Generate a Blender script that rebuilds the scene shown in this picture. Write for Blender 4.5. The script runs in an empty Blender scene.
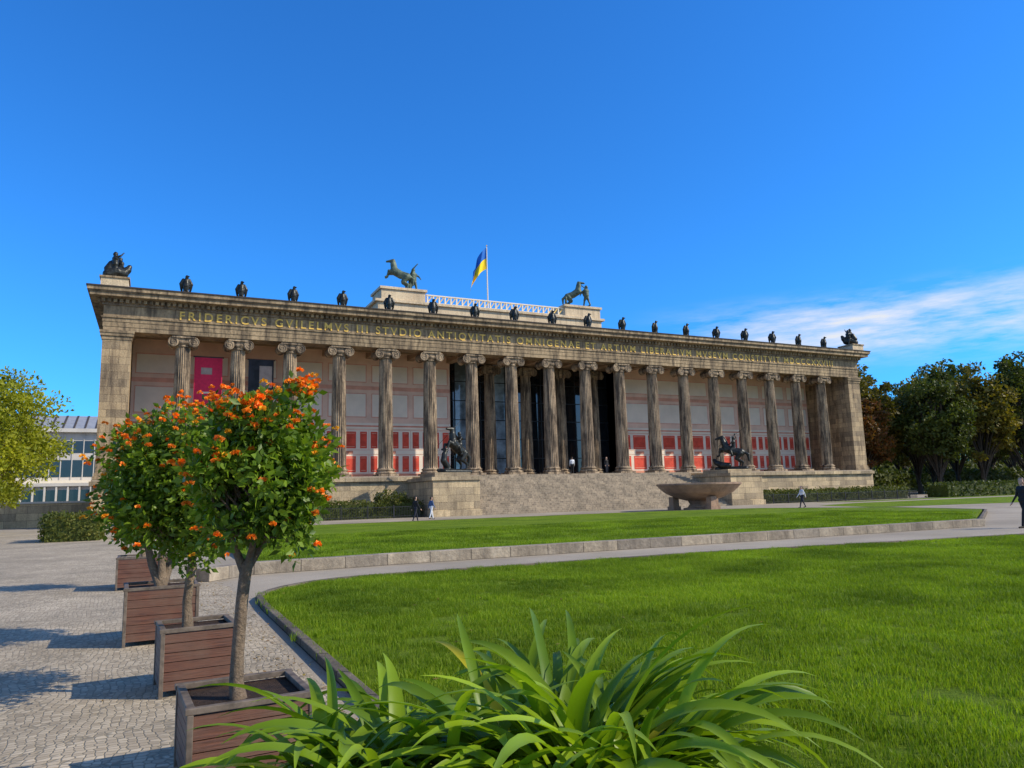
import bpy, bmesh, math, random
import numpy as np
from mathutils import Vector, Matrix
random.seed(7); rng=np.random.default_rng(7)
SC=bpy.context.scene
COL=SC.collection
# ------------------------------------------------------------ materials
def newmat(name):
    m=bpy.data.materials.new(name); m.use_nodes=True
    nt=m.node_tree; b=nt.nodes["Principled BSDF"]
    return m,nt,b
def N(nt,t,**kw):
    n=nt.nodes.new(t)
    for k,v in kw.items(): setattr(n,k,v)
    return n
def L(nt,a,b): nt.links.new(a,b)
def mix(nt,a,b,fac,mode='MIX'):
    n=N(nt,"ShaderNodeMix",data_type='RGBA',blend_type=mode)
    for sock,v in ((n.inputs[0],fac),(n.inputs[6],a),(n.inputs[7],b)):
        if hasattr(v,'is_output'): L(nt,v,sock)
        elif isinstance(v,(int,float)): sock.default_value=v
        else: sock.default_value=(v[0],v[1],v[2],1)
    return n.outputs[2]
def pos(nt,scale=(1,1,1)):
    g=N(nt,"ShaderNodeNewGeometry"); mp=N(nt,"ShaderNodeMapping"); mp.inputs['Scale'].default_value=scale
    L(nt,g.outputs['Position'],mp.inputs[0]); return mp.outputs[0]
def noise(nt,vec,scale,detail=6,rough=.6,lo=.35,hi=.65):
    n=N(nt,"ShaderNodeTexNoise"); n.inputs['Scale'].default_value=scale; n.inputs['Detail'].default_value=detail; n.inputs['Roughness'].default_value=rough
    L(nt,vec,n.inputs['Vector'])
    r=N(nt,"ShaderNodeMapRange"); r.inputs[1].default_value=lo; r.inputs[2].default_value=hi
    L(nt,n.outputs[0],r.inputs[0]); return r.outputs[0]
def bump(nt,b,h,strength=.4,dist=.02):
    n=N(nt,"ShaderNodeBump"); n.inputs['Strength'].default_value=strength; n.inputs['Distance'].default_value=dist
    L(nt,h,n.inputs['Height']); L(nt,n.outputs[0],b.inputs['Normal'])
def stone(name,c1,c2,dark=(.06,.05,.04),darkamt=.6,scale=.6,rough=.85,brick=None,bmp=.5,fine=9,streak=True,slo=.46,shi=.68,sscale=1.6):
    m,nt,b=newmat(name)
    p=pos(nt); a=noise(nt,p,scale); c=mix(nt,c1,c2,a)
    f=noise(nt,p,fine,8,.7,.3,.7)
    c=mix(nt,c,mix(nt,(.68,.68,.68),(1.22,1.22,1.22),f),1.0,'MULTIPLY')
    if streak:
        ps=pos(nt,(1.3,1.3,.18)); s=noise(nt,ps,sscale,7,.65,slo,shi)
        mm=N(nt,"ShaderNodeMath",operation='MULTIPLY'); L(nt,s,mm.inputs[0]); mm.inputs[1].default_value=darkamt
        c=mix(nt,c,dark,mm.outputs[0])
    h=f
    if brick:
        g=N(nt,"ShaderNodeNewGeometry"); sp=N(nt,"ShaderNodeSeparateXYZ"); L(nt,g.outputs['Position'],sp.inputs[0])
        ad=N(nt,"ShaderNodeMath",operation='ADD'); L(nt,sp.outputs[0],ad.inputs[0]); L(nt,sp.outputs[1],ad.inputs[1])
        cb=N(nt,"ShaderNodeCombineXYZ"); L(nt,ad.outputs[0],cb.inputs[0]); L(nt,sp.outputs[2],cb.inputs[1])
        br=N(nt,"ShaderNodeTexBrick"); L(nt,cb.outputs[0],br.inputs['Vector'])
        br.inputs['Scale'].default_value=1; br.inputs['Brick Width'].default_value=brick[0]; br.inputs['Row Height'].default_value=brick[1]
        br.inputs['Mortar Size'].default_value=brick[2]; br.inputs['Color1'].default_value=(1.15,1.12,1.05,1); br.inputs['Color2'].default_value=(.62,.62,.64,1); br.inputs['Mortar'].default_value=(.3,.3,.3,1)
        c=mix(nt,c,br.outputs[0],1.0,'MULTIPLY')
    L(nt,c,b.inputs['Base Color']); b.inputs['Roughness'].default_value=rough; b.inputs['Specular IOR Level'].default_value=.25
    bump(nt,b,h,bmp,.03)
    return m
def plain(name,c,rough=.6,var=.25,scale=4,metal=0,spec=.4):
    m,nt,b=newmat(name); a=noise(nt,pos(nt),scale)
    lo=tuple(x*(1-var) for x in c); hi=tuple(min(.95,x*(1+var)) for x in c)
    L(nt,mix(nt,lo,hi,a),b.inputs['Base Color']); b.inputs['Roughness'].default_value=rough; b.inputs['Metallic'].default_value=metal; b.inputs['Specular IOR Level'].default_value=spec
    return m
def leafm(name,cols,rough=.5,trans=.3,patch=1.5,spec=.35,lowc=(.62,.66,.6)):
    m,nt,b=newmat(name)
    g=N(nt,"ShaderNodeNewGeometry"); r=N(nt,"ShaderNodeValToRGB")
    L(nt,g.outputs['Random Per Island'],r.inputs[0])
    els=r.color_ramp.elements
    while len(els)>1: els.remove(els[-1])
    for i,c in enumerate(cols):
        e=els[0] if i==0 else els.new(i/(len(cols)-1))
        if i==0: e.position=0
        e.color=(*c,1)
    a=noise(nt,pos(nt),patch,3,.5,.35,.65)
    c=mix(nt,r.outputs[0],mix(nt,lowc,(1.2,1.15,1.0),a),1.0,'MULTIPLY')
    L(nt,c,b.inputs['Base Color']); b.inputs['Roughness'].default_value=rough; b.inputs['Specular IOR Level'].default_value=spec
    t=N(nt,"ShaderNodeBsdfTranslucent"); L(nt,mix(nt,c,(1.3,1.35,.5),1.0,'MULTIPLY'),t.inputs[0])
    ms=N(nt,"ShaderNodeMixShader"); ms.inputs[0].default_value=trans
    L(nt,b.outputs[0],ms.inputs[1]); L(nt,t.outputs[0],ms.inputs[2]); L(nt,ms.outputs[0],nt.nodes["Material Output"].inputs[0])
    return m
M={}
M['pier']=stone("sandstone_blocks",(.52,.39,.24),(.36,.265,.165),(.07,.05,.04),.75,.5,brick=(1.35,.62,.012))
M['col']=stone("column_sandstone",(.50,.37,.235),(.28,.205,.135),(.05,.038,.03),.9,.5,fine=5,slo=.43,shi=.60,sscale=2.2,bmp=.7)
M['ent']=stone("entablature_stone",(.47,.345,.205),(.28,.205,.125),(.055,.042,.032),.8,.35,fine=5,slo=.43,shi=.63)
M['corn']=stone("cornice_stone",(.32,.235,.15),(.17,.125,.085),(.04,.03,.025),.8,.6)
M['pod']=stone("podium_stone",(.60,.47,.30),(.45,.35,.22),(.13,.10,.07),.5,.5,brick=(1.6,.6,.012))
M['step']=stone("step_stone",(.42,.335,.235),(.26,.21,.15),(.075,.06,.05),.65,.8,sscale=3)
M['floor']=stone("portico_floor_stone",(.42,.34,.25),(.30,.24,.18),streak=False)
M['wall']=plain("plaster_salmon",(.84,.58,.44),.9,.10,.6)
M['wallp']=plain("plaster_pale",(.88,.76,.62),.9,.07,.5)
M['pink']=plain("plaster_pink",(.70,.28,.18),.9,.15,1)
M['red']=plain("plaster_red",(.68,.085,.05),.85,.2,1.2)
M['redl']=plain("plaster_red_light",(.76,.38,.27),.85,.12,1.2)
M['white']=plain("plaster_white",(.80,.70,.54),.85,.06,1)
M['ceil']=plain("coffer_ceiling",(.36,.25,.16),.9,.2,1)
M['attic']=stone("attic_plaster",(.76,.60,.39),(.60,.46,.30),(.2,.16,.11),.45,.4)
M['gold']=plain("gilded_letter",(.76,.48,.10),.5,.2,3,.1)
M['bronze']=plain("bronze_dark",(.030,.031,.027),.4,.5,5,.5)
M['verd']=plain("bronze_verdigris",(.09,.12,.085),.6,.5,2.5,.2)
M['iron']=plain("iron_black",(.02,.02,.022),.5)
M['glassd']=plain("window_glass_dark",(.012,.016,.02),.04,.2,1,0,.9)
M['glassb']=plain("window_painted_reflection",(.28,.36,.42),.06,.5,.7,0,.9)  # pale blue base colour paints the bright sky reflection into some panes
M['intr']=plain("interior_dark",(.05,.04,.035),.9)
M['granite']=stone("red_granite",(.42,.27,.17),(.26,.165,.11),(.1,.075,.05),.4,1.2,.45,fine=25)
M['kerb']=stone("kerb_stone",(.46,.39,.30),(.32,.265,.20),(.12,.10,.08),.65,.9,brick=(1.1,3,.012),slo=.4)
M['kerbd']=stone("kerb_stone_dark",(.20,.165,.125),(.12,.10,.075),streak=False,brick=(.9,3,.02))
M['roofm']=plain("roof_metal",(.36,.36,.36),.5,.1,1,.3)
M['conc']=plain("pale_concrete",(.56,.52,.46),.8,.10,.4)
M['bark']=stone("bark",(.33,.24,.16),(.19,.14,.095),(.06,.05,.04),.6,6,.9,fine=40,bmp=.8)
M['barkd']=stone("bark_dark",(.08,.065,.05),(.05,.04,.03),streak=False,fine=8)
M['soil']=stone("soil",(.10,.06,.04),(.05,.033,.025),streak=False,scale=12,fine=60,bmp=1)
M['leafo']=leafm("lantana_leaf",[(.075,.14,.012),(.13,.22,.018),(.22,.32,.028),(.09,.165,.014)],.45,.38,3)
M['leafl']=leafm("linden_leaf",[(.26,.29,.018),(.36,.36,.022),(.20,.24,.016)],.6,.4,.5)
M['leafd']=leafm("dark_leaf",[(.05,.072,.012),(.085,.105,.016),(.065,.085,.013)],.6,.3,.12)
M['leafr']=leafm("rusty_leaf",[(.18,.055,.016),(.09,.065,.016),(.21,.08,.018)],.6,.3,.15)
M['leafy']=leafm("olive_leaf",[(.12,.115,.014),(.20,.15,.018),(.08,.09,.014)],.6,.3,.15)
M['leafh']=leafm("hedge_leaf",[(.06,.085,.014),(.10,.12,.018),(.15,.14,.025)],.6,.3,.8)
M['aga']=leafm("strap_leaf",[(.14,.235,.010),(.20,.31,.015),(.29,.41,.022),(.15,.26,.012)],.4,.35,2.5,.25)
M['agay']=leafm("strap_leaf_yellow",[(.60,.48,.03),(.45,.43,.03)],.45,.3,3)
M['fall']=leafm("fallen_leaf",[(.28,.17,.04),(.16,.09,.03),(.33,.24,.05)],.8,.1,3)
M['flo']=leafm("orange_flower",[(.90,.19,.01),(.92,.30,.01),(.85,.13,.01)],.6,.2,5)
M['floy']=leafm("yellow_bud",[(.90,.48,.02),(.92,.35,.015)],.6,.2,5)
M['grass']=leafm("grass_blade",[(.14,.235,.012),(.20,.30,.016),(.29,.38,.03),(.125,.21,.011)],.55,.42,.45,.2,(.52,.56,.5))
M['skin']=plain("skin",(.50,.30,.21),.55,.08)
def wood():
    m,nt,b=newmat("planter_wood")
    a=noise(nt,pos(nt,(3,3,60)),1.5,6,.6); c=mix(nt,(.17,.065,.035),(.075,.03,.02),a)
    f=noise(nt,pos(nt),2.5,6,.6,.4,.7); c=mix(nt,c,(.15,.085,.055),f)
    L(nt,c,b.inputs['Base Color']); b.inputs['Roughness'].default_value=.55; bump(nt,b,a,.3,.005); return m
M['wood']=wood()
M['steel']=plain("planter_frame",(.13,.10,.075),.6,.4,12)
def cobble():
    m,nt,b=newmat("cobblestone")
    p=pos(nt); dn=N(nt,"ShaderNodeTexNoise"); dn.inputs['Scale'].default_value=.8; L(nt,p,dn.inputs[0])
    vm=N(nt,"ShaderNodeVectorMath",operation='SCALE'); L(nt,dn.outputs[1],vm.inputs[0]); vm.inputs[3].default_value=.35
    va=N(nt,"ShaderNodeVectorMath",operation='ADD'); L(nt,p,va.inputs[0]); L(nt,vm.outputs[0],va.inputs[1])
    v=N(nt,"ShaderNodeTexVoronoi"); v.inputs['Scale'].default_value=17; v.inputs['Randomness'].default_value=.45; L(nt,va.outputs[0],v.inputs['Vector'])
    e=N(nt,"ShaderNodeTexVoronoi",feature='DISTANCE_TO_EDGE'); e.inputs['Scale'].default_value=17; e.inputs['Randomness'].default_value=.45; L(nt,va.outputs[0],e.inputs['Vector'])
    r=N(nt,"ShaderNodeMapRange"); r.inputs[1].default_value=.0; r.inputs[2].default_value=.11; L(nt,e.outputs[0],r.inputs[0])
    bw=N(nt,"ShaderNodeSeparateColor"); L(nt,v.outputs['Color'],bw.inputs[0])
    c=mix(nt,(.35,.285,.205),(.52,.435,.32),bw.outputs[0])
    big=noise(nt,p,.5,5,.6); c=mix(nt,c,mix(nt,(.72,.71,.68),(1.12,1.10,1.05),big),1,'MULTIPLY')
    c=mix(nt,(.21,.175,.12),c,r.outputs[0])
    L(nt,c,b.inputs['Base Color']); b.inputs['Roughness'].default_value=.85; b.inputs['Specular IOR Level'].default_value=.2; bump(nt,b,r.outputs[0],.5,.012); return m
M['cob']=cobble()
def gravel():
    m,nt,b=newmat("gravel_path"); p=pos(nt); a=noise(nt,p,.25,6,.6); f=noise(nt,p,45,4,.7,.3,.7)
    c=mix(nt,(.39,.33,.25),(.28,.235,.175),a); c=mix(nt,c,mix(nt,(.75,.75,.75),(1.2,1.2,1.2),f),1,'MULTIPLY')
    L(nt,c,b.inputs['Base Color']); b.inputs['Roughness'].default_value=.9; b.inputs['Specular IOR Level'].default_value=.15; bump(nt,b,f,.4,.01); return m
M['grav']=gravel()
def lawnm():
    m,nt,b=newmat("lawn_ground"); p=pos(nt); a=noise(nt,p,.35,6,.65); f=noise(nt,p,28,6,.75,.3,.7)
    c=mix(nt,(.115,.19,.012),(.19,.27,.02),a); c=mix(nt,c,mix(nt,(.5,.55,.45),(1.3,1.25,1.1),f),1,'MULTIPLY')
    L(nt,c,b.inputs['Base Color']); b.inputs['Roughness'].default_value=.9; b.inputs['Specular IOR Level'].default_value=.1; bump(nt,b,f,.8,.04); return m
M['lawn']=lawnm()

# ------------------------------------------------------------ mesh builder
class MB:
    def __init__(s): s.v=[];s.f=[];s.mi=[];s.mats=[]
    def m(s,k):
        if k not in s.mats: s.mats.append(k)
        return s.mats.index(k)
    def add(s,vs,fs,k):
        o=len(s.v); s.v+= [tuple(map(float,v)) for v in vs]; i=s.m(k)
        for f in fs: s.f.append(tuple(o+a for a in f)); s.mi.append(i)
    def box(s,x0,x1,y0,y1,z0,z1,k):
        s.add([(x0,y0,z0),(x1,y0,z0),(x1,y1,z0),(x0,y1,z0),(x0,y0,z1),(x1,y0,z1),(x1,y1,z1),(x0,y1,z1)],
              [(0,3,2,1),(4,5,6,7),(0,1,5,4),(1,2,6,5),(2,3,7,6),(3,0,4,7)],k)
    def lathe(s,prof,k,n=32,c=(0,0),flute=None,cap=True):
        vs=[];fs=[]
        for r,z in prof:
            for i in range(n):
                a=2*math.pi*i/n; rr=r*(flute(i,z) if flute else 1)
                vs.append((c[0]+rr*math.cos(a),c[1]+rr*math.sin(a),z))
        for j in range(len(prof)-1):
            for i in range(n): fs.append((j*n+i,j*n+(i+1)%n,(j+1)*n+(i+1)%n,(j+1)*n+i))
        if cap: fs.append(tuple(range(n))[::-1]); fs.append(tuple((len(prof)-1)*n+i for i in range(n)))
        s.add(vs,fs,k)
    def tube(s,pts,rad,k,n=8):
        pts=[Vector(p) for p in pts]; vs=[];fs=[]
        for j,p in enumerate(pts):
            d=(pts[min(j+1,len(pts)-1)]-pts[max(j-1,0)]).normalized()
            a=d.cross(Vector((.13,.97,.2))).normalized(); b=d.cross(a)
            for i in range(n):
                t=2*math.pi*i/n; vs.append(p+(a*math.cos(t)+b*math.sin(t))*rad[j])
        for j in range(len(pts)-1):
            for i in range(n): fs.append((j*n+i,j*n+(i+1)%n,(j+1)*n+(i+1)%n,(j+1)*n+i))
        fs.append(tuple(range(n))); fs.append(tuple((len(pts)-1)*n+i for i in range(n))[::-1])
        s.add(vs,fs,k)
    def obj(s,name,loc=(0,0,0),rot=0,parent=None,smooth=False,bevel=0):
        me=bpy.data.meshes.new(name); me.from_pydata(s.v,[],s.f)
        for k in s.mats: me.materials.append(M[k] if isinstance(k,str) else k)
        me.polygons.foreach_set("material_index",s.mi)
        if smooth: me.polygons.foreach_set("use_smooth",[True]*len(s.f))
        me.update(); o=bpy.data.objects.new(name,me); COL.objects.link(o); o.location=loc; o.rotation_euler=(0,0,rot)
        if parent: o.parent=parent
        if bevel:
            b=o.modifiers.new("b","BEVEL"); b.width=bevel; b.segments=2; b.limit_method='ANGLE'
        return o
def inst(o,name,loc,rot=0,parent=None,scale=1):
    n=bpy.data.objects.new(name,o.data); COL.objects.link(n); n.location=loc; n.rotation_euler=(0,0,rot)
    n.scale=(scale,)*3 if isinstance(scale,(int,float)) else scale
    if parent: n.parent=parent
    return n
def empty(name,loc=(0,0,0)):
    e=bpy.data.objects.new(name,None); COL.objects.link(e); e.location=loc; return e

def leafmesh(name,P,size,mat,aspect=.45,up=.3,fold=.25,parent=None,loc=(0,0,0),sizevar=.4,out=None):
    n=len(P); P=np.asarray(P,float)
    d=rng.normal(size=(n,3)); 
    if out is not None: d=d*.8+out
    d/=np.linalg.norm(d,axis=1,keepdims=True)+1e-9
    w=rng.normal(size=(n,3)); w-= (w*d).sum(1,keepdims=True)*d; w/=np.linalg.norm(w,axis=1,keepdims=True)
    nn=np.cross(d,w); flip=np.where(nn[:,2:]<0,-1,1); nn*=flip
    nn[:,2]+=up
    s=size*(1+sizevar*(rng.random((n,1))*2-1))
    v0=P; v3=P+d*s; mid=P+d*s*.45-nn*s*fold*.3
    v1=mid+w*s*aspect*.5+nn*s*fold*.5; v2=mid-w*s*aspect*.5+nn*s*fold*.5
    V=np.stack([v0,v1,v3,v2,],1).reshape(-1,3)
    me=bpy.data.meshes.new(name); me.vertices.add(4*n); me.vertices.foreach_set("co",V.ravel())
    i=np.arange(n)*4
    F=np.stack([i,i+1,i+2,i,i+2,i+3],1).ravel()
    me.loops.add(6*n); me.loops.foreach_set("vertex_index",F)
    me.polygons.add(2*n); me.polygons.foreach_set("loop_start",np.arange(2*n)*3); me.polygons.foreach_set("loop_total",np.full(2*n,3))
    me.update(calc_edges=True); me.materials.append(M[mat])
    o=bpy.data.objects.new(name,me); COL.objects.link(o); o.location=loc
    if parent: o.parent=parent
    return o

def capsules(name,caps,mats,voxel,loc=(0,0,0),rot=0,scale=1,parent=None,fat=1.0):
    vs=[];fs=[];n=12
    for p0,r0,p1,r1,*_ in caps:
        r0*=fat; r1*=fat
        p0=Vector(p0);p1=Vector(p1);d=p1-p0
        if d.length<1e-5: d=Vector((0,0,1e-4)); 
        dn=d.normalized(); a=dn.orthogonal().normalized(); b=dn.cross(a); o=len(vs); rings=[]
        for t in (-80,-50,-20): rings.append((p0+dn*r0*math.sin(math.radians(t)),r0*math.cos(math.radians(t))))
        for t in (20,50,80): rings.append((p1+dn*r1*math.sin(math.radians(t)),r1*math.cos(math.radians(t))))
        for c,r in rings:
            for i in range(n):
                th=2*math.pi*i/n; vs.append(c+(a*math.cos(th)+b*math.sin(th))*r)
        for j in range(5):
            for i in range(n): fs.append((o+j*n+i,o+j*n+(i+1)%n,o+(j+1)*n+(i+1)%n,o+(j+1)*n+i))
        fs.append(tuple(o+i for i in range(n))[::-1]); fs.append(tuple(o+5*n+i for i in range(n)))
    me=bpy.data.meshes.new(name+"_t"); me.from_pydata([tuple(v) for v in vs],[],fs)
    t=bpy.data.objects.new(name+"_t",me); COL.objects.link(t)
    r=t.modifiers.new("r","REMESH"); r.mode='VOXEL'; r.voxel_size=voxel
    sm=t.modifiers.new("s","SMOOTH"); sm.iterations=2; sm.factor=.5
    bpy.context.view_layer.update()
    me2=bpy.data.meshes.new_from_object(t.evaluated_get(bpy.context.evaluated_depsgraph_get()))
    bpy.data.objects.remove(t); me2.name=name
    me2.materials.clear()
    for k in mats: me2.materials.append(M[k])
    nf=len(me2.polygons)
    if len(mats)>1:
        c=np.zeros(nf*3); me2.polygons.foreach_get("center",c); c=c.reshape(-1,3); best=np.full(nf,1e9); idx=np.zeros(nf,int)
        for cp in caps:
            p0=np.array(cp[0]);p1=np.array(cp[2]);d=p1-p0; tt=np.clip(((c-p0)@d)/max(d@d,1e-9),0,1)
            dist=np.linalg.norm(c-p0-tt[:,None]*d,axis=1)-(cp[1]+(cp[3]-cp[1])*tt)
            k=dist<best; best[k]=dist[k]; idx[k]=cp[4] if len(cp)>4 else 0
        me2.polygons.foreach_set("material_index",idx)
    me2.polygons.foreach_set("use_smooth",[True]*nf)
    o=bpy.data.objects.new(name,me2); COL.objects.link(o); o.location=loc; o.rotation_euler=(0,0,rot); o.scale=(scale,)*3
    if parent: o.parent=parent
    return o
def chain(pts,tag=0):
    return [(pts[i][:3],pts[i][3],pts[i+1][:3],pts[i+1][3],tag) for i in range(len(pts)-1)]
def horse(rear=0.0,flip=1):
    up=[]
    up+=chain([(-.62,0,1.25,.31),(-.1,0,1.20,.30),(.5,0,1.28,.32)])
    up+=chain([(.55,0,1.35,.26),(.85,0,1.75,.19),(1.0,0,2.02,.14)])
    up+=chain([(1.0,0,2.04,.14),(1.2,0,1.92,.11),(1.42,0,1.78,.08)])
    for s in (-1,1): up+=chain([(.96,s*.07,2.1,.04),(.95,s*.08,2.25,.015)])
    up+=chain([(.45,0,1.62,.07),(.72,0,1.95,.07),(.9,0,2.15,.06)])
    up+=chain([(-.88,0,1.38,.09),(-1.2,0,1.25,.12),(-1.4,0,.8,.07)])
    for s in (-1,1):
        if rear>0: up+=chain([(.5,s*.17,1.12,.15),(.92,s*.17,1.0+.1*s,.095),(.85,s*.17,.62,.06),(.95,s*.17,.5,.075)])
        else: up+=chain([(.5,s*.17,1.12,.15),(.52,s*.17,.65,.085),(.5,s*.17,.15,.05),(.56,s*.17,.05,.075)])
    R=Matrix.Rotation(-rear,3,'Y'); c=Vector((-.62,0,1.15))
    f=lambda p:tuple(R@(Vector(p)-c)+c)
    out=[(f(a),r0,f(b),r1,t) for a,r0,b,r1,t in up]
    for s in (-1,1): out+=chain([(-.62,s*.16,1.15,.23),(-.35,s*.18,.78,.14),(-.72-.1*s*(rear>0),s*.18,.5,.08),(-.62-.1*s*(rear>0),s*.18,.12,.055),(-.54-.1*s*(rear>0),s*.18,.05,.08)])
    return out,f
def human(stride=.0,armr=None,arml=None,seated=None,o=(0,0,0),tags=(0,0,0,0),rot=0,hands=True,sc=1,fat=1.0):
    sk,tp,tr,hr=tags; c=[]
    c+=[((.0,0,1.60),.088,(.012,0,1.66),.092,sk),((.085,0,1.61),.016,(.10,0,1.595),.016,sk),((.03,-.09,1.62),.02,(.02,-.095,1.60),.018,sk),((.03,.09,1.62),.02,(.02,.095,1.60),.018,sk),((.06,0,1.55),.045,(.055,0,1.56),.045,sk),
        ((-.03,0,1.64),.095,(-.01,0,1.69),.085,hr),((0,0,1.45),.058,(0,0,1.56),.055,sk),
        ((0,-.10,1.33),.125,(0,.10,1.33),.125,tp),((0,-.15,1.41),.07,(0,.15,1.41),.07,tp),((0,-.05,1.12),.13,(0,.05,1.12),.13,tp),((0,0,1.3),.15,(0,0,1.05),.13,tp),
        ((0,-.07,.97),.125,(0,.07,.97),.125,tr)]
    for s in (-1,1):
        if seated: c+=chain([(0,s*.1,.93,.10),(.28,s*.32,.72,.08),(.12,s*.36,.33,.06),(.22,s*.36,.28,.05)],tr)
        else:
            k=stride*s; c+=chain([(0,s*.09,.92,.098),(k*.55+.02,s*.095,.5,.066),(k-.03*abs(stride)/.3 if k<0 else k,s*.09,.10+(.05 if k<0 else 0),.045)],tr)
            x=k-.03 if k<0 else k; z=.045+(.05 if k<0 else 0)
            c+=chain([(x-.03,s*.09,z,.042),(x+.15,s*.10,z-.01-(.03 if k<0 else 0),.035)],hr)
        arm=arml if s>0 else armr
        if arm is None:
            k=-stride*s*.8; arm=[(k*.4-.02,s*.24,1.13),(k+.06,s*.245,.89)]
        e,w=arm; c+=chain([(0,s*.19,1.40,.062),(*e,.045),(*w,.03)],tp)
        E=Vector(e);W=Vector(w);d=(W-E).normalized(); h=W+d*.06
        c+=[(tuple(W),.028,tuple(h),.034,sk)]
        if hands:
            sd=d.orthogonal().normalized()
            for q,ln in ((-.027,.07),(-.009,.085),(.009,.08),(.027,.06)):
                b=h+sd*q+d*.015; mid=b+d*ln*.5; c+=[(tuple(b),.010,tuple(mid),.009,sk),(tuple(mid),.009,tuple(mid+d*ln*.4+Vector((.015,0,0))),.007,sk)]
            b=W+d*.025+sd*.03; c+=[(tuple(b),.011,tuple(b+sd*.03+d*.04),.009,sk)]
    R=Matrix.Rotation(rot,3,'Z'); O=Vector(o)
    return [(tuple(R@(Vector(a)*sc)+O),r0*sc*fat,tuple(R@(Vector(b)*sc)+O),r1*sc*fat,t) for a,r0,b,r1,t in c]

# ------------------------------------------------------------ sky / sun / camera
SUN_EL=math.radians(35); SH=(.84,-.543)
w=bpy.data.worlds.new("World"); SC.world=w; w.use_nodes=True; nt=w.node_tree; bg=nt.nodes["Background"]
sky=N(nt,"ShaderNodeTexSky",sky_type='NISHITA'); sky.sun_disc=False; sky.sun_elevation=SUN_EL; sky.sun_rotation=math.atan2(SH[0],SH[1])
sky.altitude=100; sky.air_density=1.0; sky.dust_density=.3; sky.ozone_density=2.5
tint=mix(nt,sky.outputs[0],(.235,.91,1.70),1.0,'MULTIPLY')
tc=N(nt,"ShaderNodeTexCoord"); sp=N(nt,"ShaderNodeSeparateXYZ"); L(nt,tc.outputs['Generated'],sp.inputs[0])
mp=N(nt,"ShaderNodeMapping"); mp.inputs['Scale'].default_value=(3.2,3.2,19); mp.inputs['Location'].default_value=(.4,.2,.0); L(nt,tc.outputs['Generated'],mp.inputs[0])
cn=noise(nt,mp.outputs[0],1.6,9,.62,.41,.64)
def rng_node(src,a,b,lo=0,hi=1):
    r=N(nt,"ShaderNodeMapRange",interpolation_type='SMOOTHSTEP'); r.inputs[1].default_value=a; r.inputs[2].default_value=b; r.inputs[3].default_value=lo; r.inputs[4].default_value=hi; L(nt,src,r.inputs[0]); return r.outputs[0]
def mul(a,b):
    m=N(nt,"ShaderNodeMath",operation='MULTIPLY'); L(nt,a,m.inputs[0])
    if hasattr(b,'is_output'): L(nt,b,m.inputs[1])
    else: m.inputs[1].default_value=b
    return m.outputs[0]
def vadd(a,b):
    m=N(nt,"ShaderNodeMath",operation='ADD',use_clamp=True); L(nt,a,m.inputs[0]); L(nt,b,m.inputs[1]); return m.outputs[0]
dt=N(nt,"ShaderNodeVectorMath",operation='DOT_PRODUCT'); L(nt,tc.outputs['Generated'],dt.inputs[0]); dt.inputs[1].default_value=(math.sin(math.radians(66)),math.cos(math.radians(66)),.2)
msk=mul(mul(rng_node(sp.outputs[2],.13,.18),rng_node(sp.outputs[2],.20,.25,1,0)),rng_node(dt.outputs['Value'],.87,.98))
cl=mul(mul(msk,cn),.92)
# unseen broken cloud added behind the viewer as neutral fill on the facade
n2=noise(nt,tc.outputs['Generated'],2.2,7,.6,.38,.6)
back_fill=mul(mul(rng_node(sp.outputs[1],-.05,-.5),n2),.7)
cc=mix(nt,tint,(6.1,6.2,6.3),vadd(cl,back_fill))
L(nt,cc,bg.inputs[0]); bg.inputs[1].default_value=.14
sl=bpy.data.lights.new("sun","SUN"); sl.energy=5.0; sl.angle=math.radians(.53); sl.color=(1,.91,.75)
so=bpy.data.objects.new("sun",sl); COL.objects.link(so)
sd=Vector((SH[0]*math.cos(SUN_EL),SH[1]*math.cos(SUN_EL),math.sin(SUN_EL))); so.rotation_euler=sd.to_track_quat('Z','Y').to_euler(); so.location=(20,-60,40)
yaw,pitch,roll=.4512,.1496,-.0268
r=Vector((math.cos(yaw),-math.sin(yaw),0)); F=Vector((math.sin(yaw)*math.cos(pitch),math.cos(yaw)*math.cos(pitch),math.sin(pitch))); u=r.cross(F)
R_=r*math.cos(roll)+u*math.sin(roll); U_=-r*math.sin(roll)+u*math.cos(roll)
cam=bpy.data.cameras.new("camera"); cam.lens=26.04; cam.sensor_width=36; cam.clip_end=5000; cam.clip_start=.05
co=bpy.data.objects.new("camera",cam); COL.objects.link(co)
mt=Matrix((R_,U_,-F)).transposed().to_4x4(); mt.translation=(2.6,-68.25,1.6); co.matrix_world=mt; SC.camera=co
SC.view_settings.view_transform='Standard'; SC.view_settings.look='None'; SC.view_settings.exposure=0

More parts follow.
